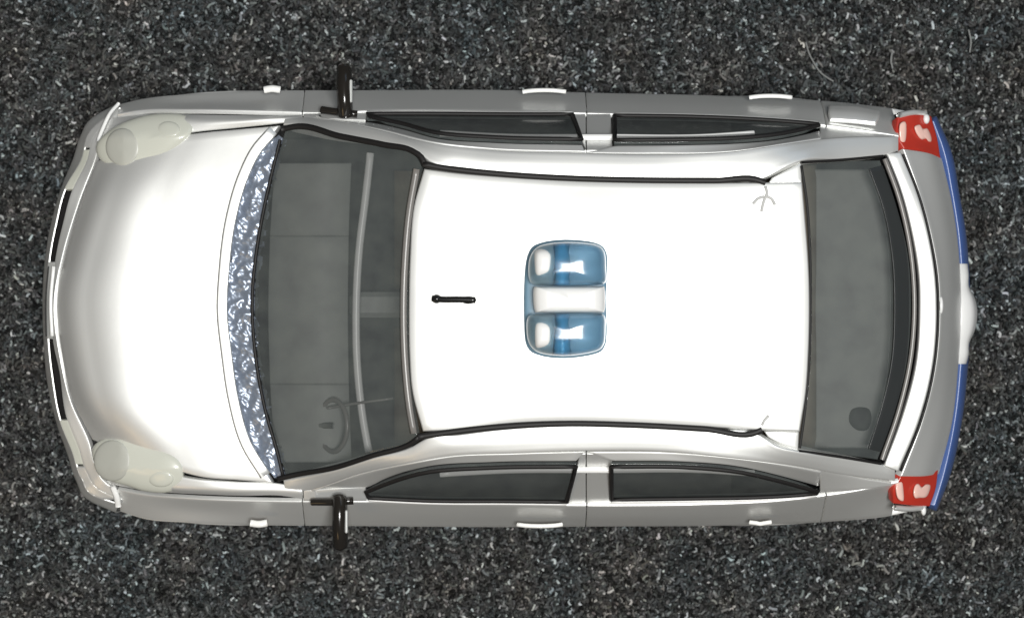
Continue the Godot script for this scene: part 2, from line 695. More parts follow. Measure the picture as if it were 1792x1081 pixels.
func seat(it: Node, called: String, xa: float, xb: float, ya: float, yb: float, hc: float, hb: float) -> void:
	var s := Node3D.new()
	s.name = numbered(it, called)
	it.add_child(s, true)
	var cs := []
	var bs := []
	for y in [ya, ya + 12, (ya + yb) / 2, yb - 12, yb]:
		var e := 0.5 if y == ya or y == yb else 0.0
		cs.append([[xa, y, hc - 0.9 - e], [xa + 12, y, hc - e], [xb - 30, y, hc - 0.3 - e]])
		bs.append([[xb - 34, y, hc - 1.0 - e], [xb - 16, y, hb - 1.0 - e], [xb - 2, y, hb - e], [xb + 14, y, hb - 0.7 - e], [xb + 18, y, hc - 1.0 - e]])
	panel("cushion", M.seat, cs, "x", 10, 12, 0.2, 1.6, null, null, s)
	panel("backrest", M.seat, bs, "l", 14, 12, 0.2, 0.4, null, null, s)

func hood_and_front() -> void:
	# hood
	panel("hood", M.paint, [
		[[168, 284, 9.9], [215, 262, 11.5], [290, 243, 12.8], [345, 235, 13.3], [410, 229, 13.7], [484, 222, 14.0]],
		[[143, 349, 10.2], [170, 343, 11.9], [205, 335, 12.7], [300, 312, 13.5], [380, 300, 13.9], [436, 290, 14.15]],
		[[113, 450, 10.4], [135, 449, 12.0], [170, 446, 12.85], [290, 420, 13.75], [405, 392, 14.25]],
		[[99, 522, 10.5], [120, 522, 12.0], [155, 522, 12.85], [280, 521, 13.85], [391, 520, 14.3]],
		[[108, 620, 10.4], [130, 622, 12.0], [165, 625, 12.85], [290, 638, 13.8], [402, 650, 14.25]],
		[[128, 703, 10.2], [155, 710, 11.95], [190, 722, 12.8], [310, 750, 13.72], [430, 770, 14.15]],
		[[161, 768, 9.9], [220, 793, 11.8], [290, 816, 13.1], [350, 832, 13.6], [420, 838, 13.9], [472, 842, 14.1]],
	], "x", 40, 44, 0.14, 0.8)
	# raised rear lip of the hood
	strip(car, "hood_lip", [[478, 228, 14.15], [448, 262, 14.25], [426, 306, 14.3], [404, 380, 14.35], [391, 480, 14.45], [388, 540, 14.45], [396, 620, 14.4], [408, 700, 14.3], [430, 776, 14.2], [464, 832, 14.1]], 0.9, 0.1, M.paint, 50)
	# cowl: rippled plastic strip between hood and windshield
	var cowl_edges := [
		[[487, 236, 13.7], [450, 268, 13.6], [427, 314, 13.6], [410, 392, 13.7], [398, 480, 13.8], [396, 540, 13.8], [401, 600, 13.8], [409, 656, 13.7], [423, 726, 13.6], [446, 792, 13.6], [480, 836, 13.7]],
		[[492, 242, 14.2], [478, 290, 14.2], [462, 360, 14.3], [450, 440, 14.4], [444, 500, 14.4], [443, 540, 14.4], [447, 617, 14.4], [463, 714, 14.3], [486, 800, 14.2], [494, 834, 14.2]],
	]
	var ca := sample(pts(cowl_edges[0]), "z", 320)
	var cb := sample(pts(cowl_edges[1]), "z", 320)
	var ripple := FastNoiseLite.new()
	ripple.seed = 21
	ripple.frequency = 0.75
	var cg := []
	for i in 320:
		var line := []
		for j in 20:
			var q: Vector3 = ca[i].lerp(cb[i], j / 19.0)
			line.append(q + Vector3(0, ripple.get_noise_2d(q.x * 1.2, q.z) * 0.34, 0))
		cg.append(line)
	put(car, "cowl", skirted(cg, 0.05, 0.6, Vector3(0, 6, -1.3)), M.cowl)

	# front bumper
	var hoodline := [[216, 199, 8.6], [180, 236, 8.9], [163, 284, 9.4], [138, 349, 9.6], [107, 450, 9.9], [93, 522, 10.0], [102, 620, 9.9], [122, 703, 9.6], [154, 774, 9.4], [166, 818, 9.1], [186, 848, 8.9], [214, 864, 8.6]]
	var slit_in := [[212, 193, 8.4], [168, 232, 8.6], [150, 284, 9.0], [127, 330, 9.2], [110, 390, 9.3], [96, 455, 9.45], [90, 525, 9.5], [92, 595, 9.45], [103, 650, 9.3], [117, 734, 9.2], [136, 782, 9.0], [152, 828, 8.6], [178, 860, 8.5], [210, 873, 8.4]]
	var slit_out := [[208, 188, 8.1], [160, 226, 8.2], [140, 282, 8.5], [113, 328, 8.7], [96, 390, 8.8], [84, 455, 8.9], [81, 525, 8.9], [82, 595, 8.9], [89, 660, 8.8], [104, 738, 8.7], [125, 790, 8.5], [142, 838, 8.2], [168, 870, 8.1], [206, 883, 8.0]]
	var outer := [[205, 181, 5.8], [160, 206, 5.8], [140, 238, 5.8], [128, 275, 5.8], [110, 320, 5.8], [87, 400, 5.8], [76, 480, 5.8], [74, 535, 5.8], [76, 600, 5.8], [83, 675, 5.8], [98, 738, 5.8], [118, 796, 5.8], [133, 842, 5.8], [157, 877, 5.8], [202, 897, 5.8]]
	var low := []
	for p in pts(outer):
		low.append(Vector3(p.x + 0.9, 2.6, p.z * 0.98))
	var bump := panel("front_bumper", M.paint, [slit_out, outer, low], "z", 90, 14, 0.05, 0.08)
	var zT0 := pt([127, 330, 9])
	var zT1 := pt([90, 459, 9])
	var zB0 := pt([88, 592, 9])
	var zB1 := pt([110, 736, 9])
	panel("upper_lip", M.paint, [hoodline, slit_in], "z", 80, 5, 0.06, 0.5, null, null, bump)
	# bridges that close the slits at the badge and the corners
	panel("badge_mount", M.plate, [slit_in, slit_out], "z", 20, 5, 0.04, 0.4, zT1.z, zB0.z, bump)
	tag(panel("corner_lens", M.lens, [slit_in, slit_out], "z", 24, 5, 0.04, 0.4, pt([150, 262, 9]).z, zT0.z, bump), "milky plastic lamp corner of the bumper")
	tag(panel("corner_lens", M.lens, [slit_in, slit_out], "z", 24, 5, 0.04, 0.4, zB1.z, pt([140, 812, 9]).z, bump), "milky plastic lamp corner of the bumper")
	panel("bumper_corner", M.paint, [slit_in, slit_out], "z", 14, 5, 0.04, 0.4, pt([200, 190, 8.3]).z, pt([150, 256, 9]).z, bump)
	panel("bumper_corner", M.paint, [slit_in, slit_out], "z", 14, 5, 0.04, 0.4, pt([140, 818, 9]).z, pt([200, 874, 8.3]).z, bump)
	# dark grille behind the two slits
	var gi := []
	var go := []
	for p in pts(slit_in):
		gi.append(p + Vector3(0.25, -0.9, 0))
	for p in pts(slit_out):
		go.append(p + Vector3(-0.05, -0.9, 0))
	panel("grille", M.black, [gi, go], "z", 20, 4, 0.05, 0.2, zT0.z, zT1.z, bump)
	panel("grille", M.black, [gi, go], "z", 20, 4, 0.05, 0.2, zB0.z, zB1.z, bump)
	# thin bright frames across the badge mount
	strip(bump, "badge_bar", [[93, 466, 9.9], [88, 525, 10.0], [90, 588, 9.9]], 0.3, 0.2, M.white, 14)
	strip(bump, "badge_bar", [[84, 466, 9.15], [79, 525, 9.2], [80, 588, 9.15]], 0.12, 0.2, M.under, 14)
	# bumper seams at the corners
	strip(bump, "corner_moulding", [[207, 181, 8.1], [192, 198, 8.7], [180, 222, 9.1], [170, 248, 9.4]], 0.32, 0.3, M.white, 14)
	strip(bump, "corner_moulding", [[196, 850, 9.1], [203, 868, 8.8], [206, 886, 8.2]], 0.5, 0.3, M.white, 10)

	# headlights
	var hT := func(x, y): return lamp_height(x) + minf(0.0, (y - 240.0)) * 0.026
	var hB := func(x, y): return lamp_height(x + 4.0) + minf(0.0, (820.0 - y)) * 0.022 + 0.22
	var top := put(car, "headlight", dome_mesh([[168, 254], [184, 233], [215, 214], [257, 201], [300, 198], [328, 204], [337, 226], [320, 248], [289, 271], [257, 287], [228, 297], [195, 291], [173, 277]], hT, 0.75, 0.9, 60, 2.6, 10), M.lens)
	var bot := put(car, "headlight", dome_mesh([[160, 790], [172, 772], [207, 761], [242, 765], [273, 778], [308, 798], [320, 822], [316, 850], [289, 862], [250, 859], [222, 850], [195, 842], [168, 818]], hB, 0.75, 0.9, 60, 2.6, 10), M.lens)
	var hTt := func(x, y): return hT.call(x, y) + 0.58
	var hBb := func(x, y): return hB.call(x, y) + 0.58
	put(top, "bowl", dome_mesh(ring_px(214, 257, 30, 33), hTt, 0.26, 0.5, 32, 2.8, 6), M.lensdark)
	put(top, "bulb", dome_mesh(ring_px(294, 226, 20, 14), hTt, 0.22, 0.5, 28, 2.8, 6), M.lens)
	put(bot, "bowl", dome_mesh(ring_px(196, 806, 33, 36), hBb, 0.26, 0.5, 32, 2.8, 6), M.lensdark)
	put(bot, "bulb", dome_mesh(ring_px(281, 838, 22, 14), hBb, 0.22, 0.5, 28, 2.8, 6), M.lens)

func lamp_height(x: float) -> float:
	if x < 215.0:
		return lerpf(10.05, 11.5, (x - 168.0) / 47.0)
	if x < 290.0:
		return lerpf(11.5, 12.65, (x - 215.0) / 75.0)
	return lerpf(12.65, 13.2, (x - 290.0) / 47.0)

func ring_px(cx: float, cy: float, rx: float, ry: float) -> Array:
	var r := []
	for k in 12:
		r.append([cx + cos(TAU * k / 12.0) * rx, cy + sin(TAU * k / 12.0) * ry])
	return r

# curves shared by roof, sides and seals
const PILLAR_IN_T := [[497, 216, 14.4], [520, 215, 14.9], [594, 232, 17.0], [672, 247, 19.1], [726, 259, 20.5], [752, 281, 21.0], [800, 291, 21.2], [860, 297, 21.4], [1000, 306, 21.6], [1111, 309, 21.6], [1250, 310, 21.3], [1338, 310, 21.0], [1372, 292, 20.8], [1400, 280, 20.4], [1470, 276, 18.4], [1552, 268, 16.2], [1572, 262, 15.6]]
const GUTTER_T := [[500, 205, 14.0], [548, 206, 14.4], [600, 214, 16.2], [672, 230, 18.5], [750, 250, 20.35], [860, 264, 21.0], [1000, 269, 21.25], [1139, 272, 21.25], [1280, 267, 20.9], [1377, 253, 20.0], [1443, 244, 18.4], [1529, 240, 16.3], [1572, 240, 15.2]]
const PILLAR_IN_B := [[497, 842, 14.4], [520, 838, 14.9], [586, 825, 17.0], [652, 804, 19.1], [726, 781, 20.5], [744, 770, 20.9], [800, 763, 21.2], [880, 753, 21.4], [994, 747, 21.6], [1094, 749, 21.6], [1230, 756, 21.3], [1329, 763, 21.0], [1360, 783, 20.8], [1398, 792, 20.4], [1470, 803, 18.4], [1544, 815, 16.2], [1566, 820, 15.6]]
const GUTTER_B := [[500, 861, 13.9], [540, 857, 14.4], [633, 827, 17.7], [730, 806, 20.2], [788, 796, 20.75], [897, 791, 21.1], [1027, 787, 21.3], [1161, 788, 21.2], [1295, 801, 20.75], [1396, 815, 19.5], [1480, 830, 17.3], [1566, 840, 15.2]]

func mid_curve(a: Array, b: Array, lift: float, f := 0.5) -> Array:
	var wa := sample(pts(a), "x", 40)
	var wb := sample(pts(b), "x", 40)
	var r := []
	for i in 40:
		r.append(wa[i].lerp(wb[i], f) + Vector3(0, lift, 0))
	return r

func roof_and_glass() -> void:
	panel("roof", M.paint, [
		[[744, 298, 20.95], [800, 305, 21.2], [860, 310, 21.4], [1000, 318, 21.6], [1111, 321, 21.6], [1250, 322, 21.3], [1340, 322, 21.0], [1402, 322, 20.7]],
		[[727, 360, 21.2], [860, 370, 21.8], [1100, 375, 22.1], [1300, 378, 21.5], [1407, 380, 20.8]],
		[[720, 450, 21.3], [860, 450, 22.0], [1100, 455, 22.35], [1300, 458, 21.7], [1413, 460, 20.9]],
		[[718, 530, 21.3], [860, 530, 22.05], [1100, 530, 22.4], [1300, 530, 21.75], [1415, 530, 20.9]],
		[[719, 620, 21.3], [860, 615, 22.0], [1100, 612, 22.35], [1300, 615, 21.7], [1413, 620, 20.9]],
		[[725, 690, 21.2], [860, 685, 21.8], [1100, 680, 22.1], [1300, 688, 21.5], [1408, 690, 20.8]],
		[[742, 752, 21.0], [800, 750, 21.2], [880, 740, 21.4], [994, 735, 21.6], [1094, 737, 21.6], [1230, 744, 21.3], [1329, 750, 21.0], [1398, 752, 20.7]],
	], "x", 44, 44, 0.14, 0.9)
	# side rails: front pillar, roof edge and rear pillar in one
	panel("roof_rail", M.paint, [PILLAR_IN_T, mid_curve(PILLAR_IN_T, GUTTER_T, 0.08), GUTTER_T], "x", 80, 8, 0.1, 0.9)
	panel("roof_rail", M.paint, [PILLAR_IN_B, mid_curve(PILLAR_IN_B, GUTTER_B, 0.08), GUTTER_B], "x", 80, 8, 0.1, 0.9)
	# corners of the roof behind the grooves
	panel("roof_corner", M.paint, [[[1352, 312, 20.75], [1376, 300, 20.6], [1401, 287, 20.3]], [[1349, 318, 20.8], [1376, 318, 20.7], [1402, 318, 20.5]]], "x", 10, 6, 0.1, 0.6)
	panel("roof_corner", M.paint, [[[1342, 757, 20.8], [1370, 757, 20.7], [1397, 758, 20.5]], [[1346, 764, 20.75], [1370, 776, 20.6], [1396, 786, 20.3]]], "x", 10, 6, 0.1, 0.6)
	# black seams along the roof
	strip(car, "roof_groove", [[740, 287, 20.95], [760, 291, 21.05], [860, 303, 21.35], [1000, 312, 21.55], [1111, 315, 21.55], [1250, 316, 21.25], [1330, 316, 21.0], [1340, 320, 20.95]], 0.52, 0.36, M.black, 60)
	strip(car, "roof_groove", [[732, 764, 20.9], [760, 760, 21.05], [860, 748, 21.35], [994, 741, 21.55], [1094, 743, 21.55], [1230, 750, 21.25], [1325, 756, 20.98], [1334, 752, 20.95]], 0.52, 0.36, M.black, 60)

	# windshield
	var ws := panel("windshield", M.glass, [
		[[500, 228, 14.5], [520, 227, 15.0], [594, 244, 17.0], [672, 259, 19.0], [724, 270, 20.3], [736, 290, 20.7]],
		[[478, 310, 14.5], [560, 318, 17.0], [640, 326, 19.2], [722, 340, 20.8]],
		[[455, 420, 14.6], [540, 420, 17.2], [630, 420, 19.5], [714, 430, 21.0]],
		[[446, 530, 14.6], [540, 530, 17.3], [630, 530, 19.6], [711, 530, 21.0]],
		[[452, 630, 14.6], [540, 630, 17.2], [630, 630, 19.5], [713, 630, 21.0]],
		[[474, 740, 14.5], [560, 736, 17.0], [640, 728, 19.2], [720, 710, 20.8]],
		[[500, 828, 14.5], [520, 825, 15.0], [586, 812, 17.0], [652, 791, 19.0], [722, 768, 20.5], [728, 762, 20.7]],
	], "x", 30, 34, 0.10, 0.35)
	strip(ws, "seal", [[493, 226, 14.35], [520, 221, 14.95], [594, 238, 17.05], [672, 253, 19.1], [724, 265, 20.45], [738, 276, 20.8], [743, 289, 20.95]], 0.50, 0.35, M.black, 40)
	strip(ws, "seal", [[485, 838, 14.3], [515, 831, 14.95], [586, 818, 17.05], [652, 797, 19.1], [720, 775, 20.5], [733, 765, 20.9]], 0.42, 0.35, M.black, 40)
	strip(ws, "seal", [[490, 244, 14.35], [476, 300, 14.4], [460, 372, 14.5], [447, 450, 14.6], [441, 520, 14.6], [446, 617, 14.6], [463, 714, 14.5], [487, 800, 14.4], [495, 834, 14.35]], 0.28, 0.35, M.black, 50)
	strip(ws, "top_frame", [[729, 296, 21.0], [716, 372, 21.15], [709, 450, 21.2], [706, 530, 21.2], [709, 640, 21.2], [716, 710, 21.1], [724, 758, 20.9]], 0.55, 0.3, M.frame, 40)

	# rear window
	var rw := panel("rear_window", M.glass, [
		[[1406, 290, 20.2], [1470, 284, 18.4], [1540, 282, 16.6]],
		[[1415, 350, 20.4], [1490, 345, 18.5], [1562, 340, 16.5]],
		[[1421, 440, 20.5], [1510, 440, 18.5], [1588, 440, 16.4]],
		[[1422, 540, 20.5], [1510, 540, 18.5], [1594, 540, 16.4]],
		[[1420, 630, 20.5], [1510, 635, 18.5], [1586, 640, 16.4]],
		[[1412, 720, 20.4], [1490, 728, 18.5], [1560, 738, 16.5]],
		[[1402, 783, 20.2], [1470, 793, 18.4], [1536, 802, 16.6]],
	], "x", 24, 34, 0.10, 0.35)
	strip(rw, "seal", [[1402, 284, 20.3], [1470, 280, 18.5], [1546, 273, 16.5]], 0.22, 0.3, M.black, 24)
	strip(rw, "seal", [[1398, 789, 20.3], [1470, 799, 18.5], [1542, 811, 16.5]], 0.22, 0.3, M.black, 24)
	strip(rw, "seal", [[1403, 290, 20.4], [1412, 350, 20.6], [1418, 440, 20.75], [1419, 540, 20.75], [1417, 630, 20.7], [1409, 720, 20.5], [1400, 784, 20.3]], 0.22, 0.3, M.under, 40)
	tag(panel("lower_border", M.border, [
		[[1523, 296, 17.35], [1546, 360, 17.3], [1562, 440, 17.45], [1567, 540, 17.5], [1561, 640, 17.45], [1545, 710, 17.3], [1522, 785, 17.35]],
		[[1545, 290, 16.75], [1566, 350, 16.8], [1587, 440, 16.8], [1592, 540, 16.8], [1585, 640, 16.8], [1564, 728, 16.8], [1542, 790, 16.75]],
	], "z", 40, 5, 0.03, 0.08, null, null, rw), "darker band along the lower edge of the rear glass")
	strip(rw, "lower_frame", [[1549, 278, 16.5], [1572, 340, 16.55], [1593, 430, 16.55], [1601, 530, 16.55], [1594, 630, 16.55], [1572, 724, 16.55], [1544, 804, 16.5]], 0.4, 0.3, M.frame, 40)

func sides() -> void:
	# crease under the windows, shoulder and widest line, on both sides
	var cT := pts([[196, 200, 8.8], [250, 192, 10.0], [330, 191, 11.6], [490, 194, 13.2], [560, 196, 13.6], [641, 193, 13.9], [897, 194, 14.2], [1078, 198, 14.4], [1250, 201, 14.6], [1359, 207, 14.8], [1440, 217, 15.0], [1520, 228, 15.0], [1572, 236, 14.8]])
	var kT := pts([[200, 192, 8.0], [250, 183, 9.0], [330, 179, 10.2], [490, 178, 11.5], [641, 176, 12.0], [897, 177, 12.2], [1078, 181, 12.4], [1250, 184, 12.5], [1400, 190, 12.6], [1500, 199, 12.6], [1572, 210, 12.5]])
	var oT := pts([[206, 183, 7.0], [250, 173, 7.8], [330, 165, 9.2], [400, 161, 9.7], [641, 158, 9.7], [897, 158, 9.7], [1027, 162, 9.7], [1250, 167, 9.8], [1396, 173, 9.8], [1500, 182, 9.7], [1600, 197, 9.5], [1634, 206, 9.2]])
	var cB := pts([[196, 856, 8.8], [250, 866, 10.0], [330, 873, 11.6], [467, 878, 13.0], [560, 879, 13.6], [650, 879, 13.9], [897, 884, 14.2], [1068, 886, 14.4], [1228, 884, 14.6], [1359, 878, 14.8], [1440, 869, 15.0], [1510, 858, 15.0], [1566, 846, 14.8]])
	var kB := pts([[200, 872, 8.0], [250, 884, 9.0], [330, 892, 10.2], [467, 898, 11.4], [650, 899, 12.0], [897, 903, 12.2], [1068, 904, 12.4], [1228, 902, 12.5], [1400, 894, 12.6], [1500, 882, 12.6], [1566, 868, 12.5]])
	var oB := pts([[206, 893, 7.0], [250, 907, 7.8], [330, 914, 9.2], [429, 918, 9.7], [614, 920, 9.7], [897, 922, 9.7], [1061, 921, 9.7], [1329, 918, 9.8], [1459, 912, 9.8], [1560, 902, 9.7], [1600, 893, 9.5], [1634, 884, 9.2]])
	for side in 2:
		var c: Array = cT if side == 0 else cB
		var k: Array = kT if side == 0 else kB
		var o: Array = oT if side == 0 else oB
		var sg := -1.0 if side == 0 else 1.0
		var sill := sill_curve(o, 0.9)
		var sill_mid := []
		var dense := sample(o, "x", 120)
		for i in 120:
			sill_mid.append(dense[i].lerp(sill[i], 0.5) + Vector3(0, 0, sg * 0.12))
		var hi := [c, k, o]
		var lo := [o, sill_mid, sill]
		var g := 0.11
		var cuts := [[wx(208, 8.0), wx(530) - g], [wx(530) + g, wx(1026) - g], [wx(1026) + g, wx(1441) - g], [wx(1441) + g, wx(1566)]]
		var names := ["front_fender", "door", "door", "rear_quarter"]
		for n in 4:
			var p := panel(names[n], M.paint, hi, "x", 44, 12, 0.07, 0.3, cuts[n][0], cuts[n][1])
			panel("lower_side", M.paint, lo, "x", 60, 8, 0.05, 0.4, cuts[n][0], cuts[n][1] if n < 3 else wx(1628), p)
			if n == 1 or n == 2:
				door(p, side, n)
			if n == 0:
				fender_top(p, side)
			if n == 3:
				quarter(p, side)

func fender_top(p: Node, side: int) -> void:
	var a := [[172, 272, 9.6], [215, 248, 11.1], [290, 236, 12.4], [345, 229, 13.0], [410, 223, 13.5], [494, 214, 14.1], [527, 210, 14.3]]
	var b := [[178, 240, 9.3], [225, 217, 10.7], [290, 208, 12.1], [355, 212, 13.1], [410, 211, 13.6], [494, 206, 14.1], [527, 206, 14.2]]
	var c := [[192, 208, 8.9], [240, 201, 10.0], [300, 200, 11.5], [360, 201, 12.6], [420, 202, 13.2], [494, 202, 13.7], [527, 201, 13.8]]
	if side == 1:
		a = [[165, 782, 9.6], [215, 808, 11.4], [290, 830, 12.8], [345, 840, 13.4], [410, 844, 13.75], [494, 848, 14.1], [527, 856, 14.3]]
		b = [[172, 815, 9.4], [225, 842, 11.0], [290, 854, 12.5], [355, 857, 13.3], [410, 859, 13.7], [494, 859, 14.1], [527, 863, 14.2]]
		c = [[190, 846, 8.9], [240, 856, 10.2], [300, 862, 11.8], [360, 865, 12.8], [420, 867, 13.3], [494, 867, 13.8], [527, 872, 13.8]]
	panel("fender_ridge", M.paint, [a, b, c], "x", 40, 10, 0.08, 0.5, null, null, p)

func door(p: Node, side: int, n: int) -> void:
	var up: Array
	var lo: Array
	var gut: Array
	if side == 0:
		if n == 1:
			lo = [[642, 202, 14.5], [750, 202, 14.6], [897, 203, 14.7], [1002, 203, 14.8]]
			up = [[646, 207, 14.9], [711, 221, 17.0], [757, 234, 18.8], [860, 243, 19.9], [1018, 247, 20.3]]
			gut = [[552, 210, 14.5], [600, 219, 16.1], [672, 234, 18.3], [750, 253, 20.1], [860, 266, 20.7], [1022, 271, 21.0]]
		else:
			lo = [[1076, 205, 14.8], [1209, 207, 14.9], [1330, 212, 15.0], [1400, 217, 15.1], [1432, 220, 15.3]]
			up = [[1076, 248, 20.3], [1209, 247, 20.2], [1278, 245, 19.7], [1359, 238, 18.2], [1410, 228, 16.4], [1434, 222, 15.5]]
			gut = [[1030, 274, 21.0], [1139, 275, 21.0], [1280, 271, 20.6], [1377, 257, 19.7], [1436, 248, 18.2]]
	else:
		if n == 1:
			lo = [[645, 868, 14.5], [750, 873, 14.6], [897, 874, 14.7], [992, 875, 14.8]]
			up = [[640, 858, 15.1], [672, 845, 16.4], [742, 824, 18.8], [860, 815, 19.9], [1008, 813, 20.3]]
			gut = [[548, 852, 14.5], [633, 823, 17.4], [730, 803, 20.0], [788, 793, 20.5], [897, 788, 20.9], [1022, 784, 21.0]]
		else:
			lo = [[1070, 871, 14.8], [1228, 869, 14.9], [1330, 867, 15.0], [1400, 863, 15.1], [1430, 860, 15.3]]
			up = [[1070, 813, 20.3], [1195, 814, 20.2], [1295, 823, 19.5], [1362, 838, 18.0], [1410, 851, 16.3], [1432, 857, 15.5]]
			gut = [[1030, 784, 21.0], [1161, 785, 20.9], [1295, 797, 20.4], [1396, 812, 19.2], [1436, 820, 18.2]]
	var win := panel("side_window", M.glass, [up, mid_curve(up, lo, 0.25), lo], "x", 30, 10, 0.05, 0.2, null, null, p)
	# black seal round the glass
	var loop := []
	for q in lo:
		loop.append(q)
	var rev := up.duplicate()
	rev.reverse()
	for q in rev:
		loop.append(q)
	var ring := []
	var w3 := pts(lo)
	ring.append_array(sample(w3, "l", 20))
	var u3 := pts(rev)
	ring.append_array(sample(u3, "l", 20))
	for q in ring.size():
		ring[q] += Vector3(0, 0.05, 0.15 * (-1.0 if side == 0 else 1.0))
	put(win, "seal", tube_mesh(ring, 0.36, 0.32, 8, true, Vector3(0, 0.6, -0.8 if side == 0 else 0.8)), M.black)
	# upper frame between roof rail and glass
	var upf := []
	for q in up:
		upf.append([q[0], q[1] + (7.0 if side == 0 else -7.0), q[2] + 0.15])
	if n == 1:
		upf.insert(0, [556, 211 if side == 0 else 853, 14.3])
		upf[1] = [646, 214 if side == 0 else 851, 15.2]
	var go := []
	for q in gut:
		go.append([q[0], q[1] + (-7.0 if side == 0 else 7.0), q[2] - 0.15])
	panel("window_frame", M.paint, [go, upf], "x", 40, 6, 0.05, 0.5, null, null, p)
	# centre pillar half
	var s := 1.0 if side == 0 else -1.0
	var yb := 199.0 if side == 0 else 879.0
	var yt := 262.0 if side == 0 else 795.0
	var xs := [1005.0, 1025.0, 1024.0, 1024.0] if n == 1 else [1028.0, 1028.0, 1068.0, 1071.0]
	if side == 1 and n == 1:
		xs = [997.0, 1016.0, 1024.0, 1024.0]
	panel("centre_pillar", M.paint, [[[xs[0], yb, 14.4], [xs[1], yt, 20.4]], [[xs[2], yb, 14.4], [xs[3], yt, 20.4]]], "l", 10, 6, 0.05, 0.4, null, null, p)
	# front triangle where the mirror stands, rear triangle behind the glass
	if n == 1:
		panel("mirror_triangle", M.paint, [[[532, 205 if side == 0 else 859, 14.1], [638, 209 if side == 0 else 853, 15.0]], [[532, 199 if side == 0 else 876, 13.6], [640, 197 if side == 0 else 876, 14.0]]], "x", 10, 5, 0.05, 0.3, null, null, p)
	# belt moulding
	var belt := []
	for q in lo:
		belt.append([q[0], q[1] + (-6.0 if side == 0 else 7.0), q[2] - 0.25])
	strip(p, "belt_moulding", belt, 0.25, 0.25, M.paint if side == 0 else M.white, 30)
	# handle
	var hx: Array
	if side == 0:
		hx = [[915, 990, 160], [1312, 1386, 170]][n - 1]
	else:
		hx = [[905, 984, 918], [1312, 1350, 914]][n - 1]
	var cy: float = hx[2]
	var d := 4.0 * s
	var h := 12.2
	put(p, "handle", tube_mesh(sample(pts([[hx[0], cy + d * 0.1, h], [hx[0] + 12, cy - d * 0.3, h + 0.1], [(hx[0] + hx[1]) / 2.0, cy - d * 0.6, h + 0.15], [hx[1] - 12, cy - d * 0.3, h + 0.1], [hx[1], cy + d * 0.1, h]]), "l", 14), 0.36, 0.4, 8), M.chrome)

func quarter(p: Node, side: int) -> void:
	# sloping quarter between the shoulder and the rear pillar
	var a := [[1437, 247, 18.0], [1500, 240, 16.1], [1566, 240, 15.0]]
	var b := [[1437, 222, 15.3], [1500, 230, 15.2], [1566, 237, 14.9]]
	if side == 1:
		a = [[1437, 821, 18.0], [1500, 836, 16.1], [1560, 846, 15.0]]
		b = [[1437, 862, 15.3], [1500, 857, 15.2], [1560, 849, 14.9]]
	panel("pillar_foot", M.paint, [a, b], "x", 14, 6, 0.05, 0.4, null, null, p)
	if side == 0:
		var f := panel("fuel_flap", M.paint, [[[1456, 206, 14.75], [1500, 209, 14.75], [1532, 212, 14.7]], [[1454, 196, 14.35], [1500, 199, 14.35], [1536, 204, 14.25]], [[1454, 184, 13.2], [1500, 186, 13.2], [1538, 193, 13.1]]], "x", 16, 8, 0.15, 0.2, null, null, p)
		tag(f, "raised fuel filler flap")

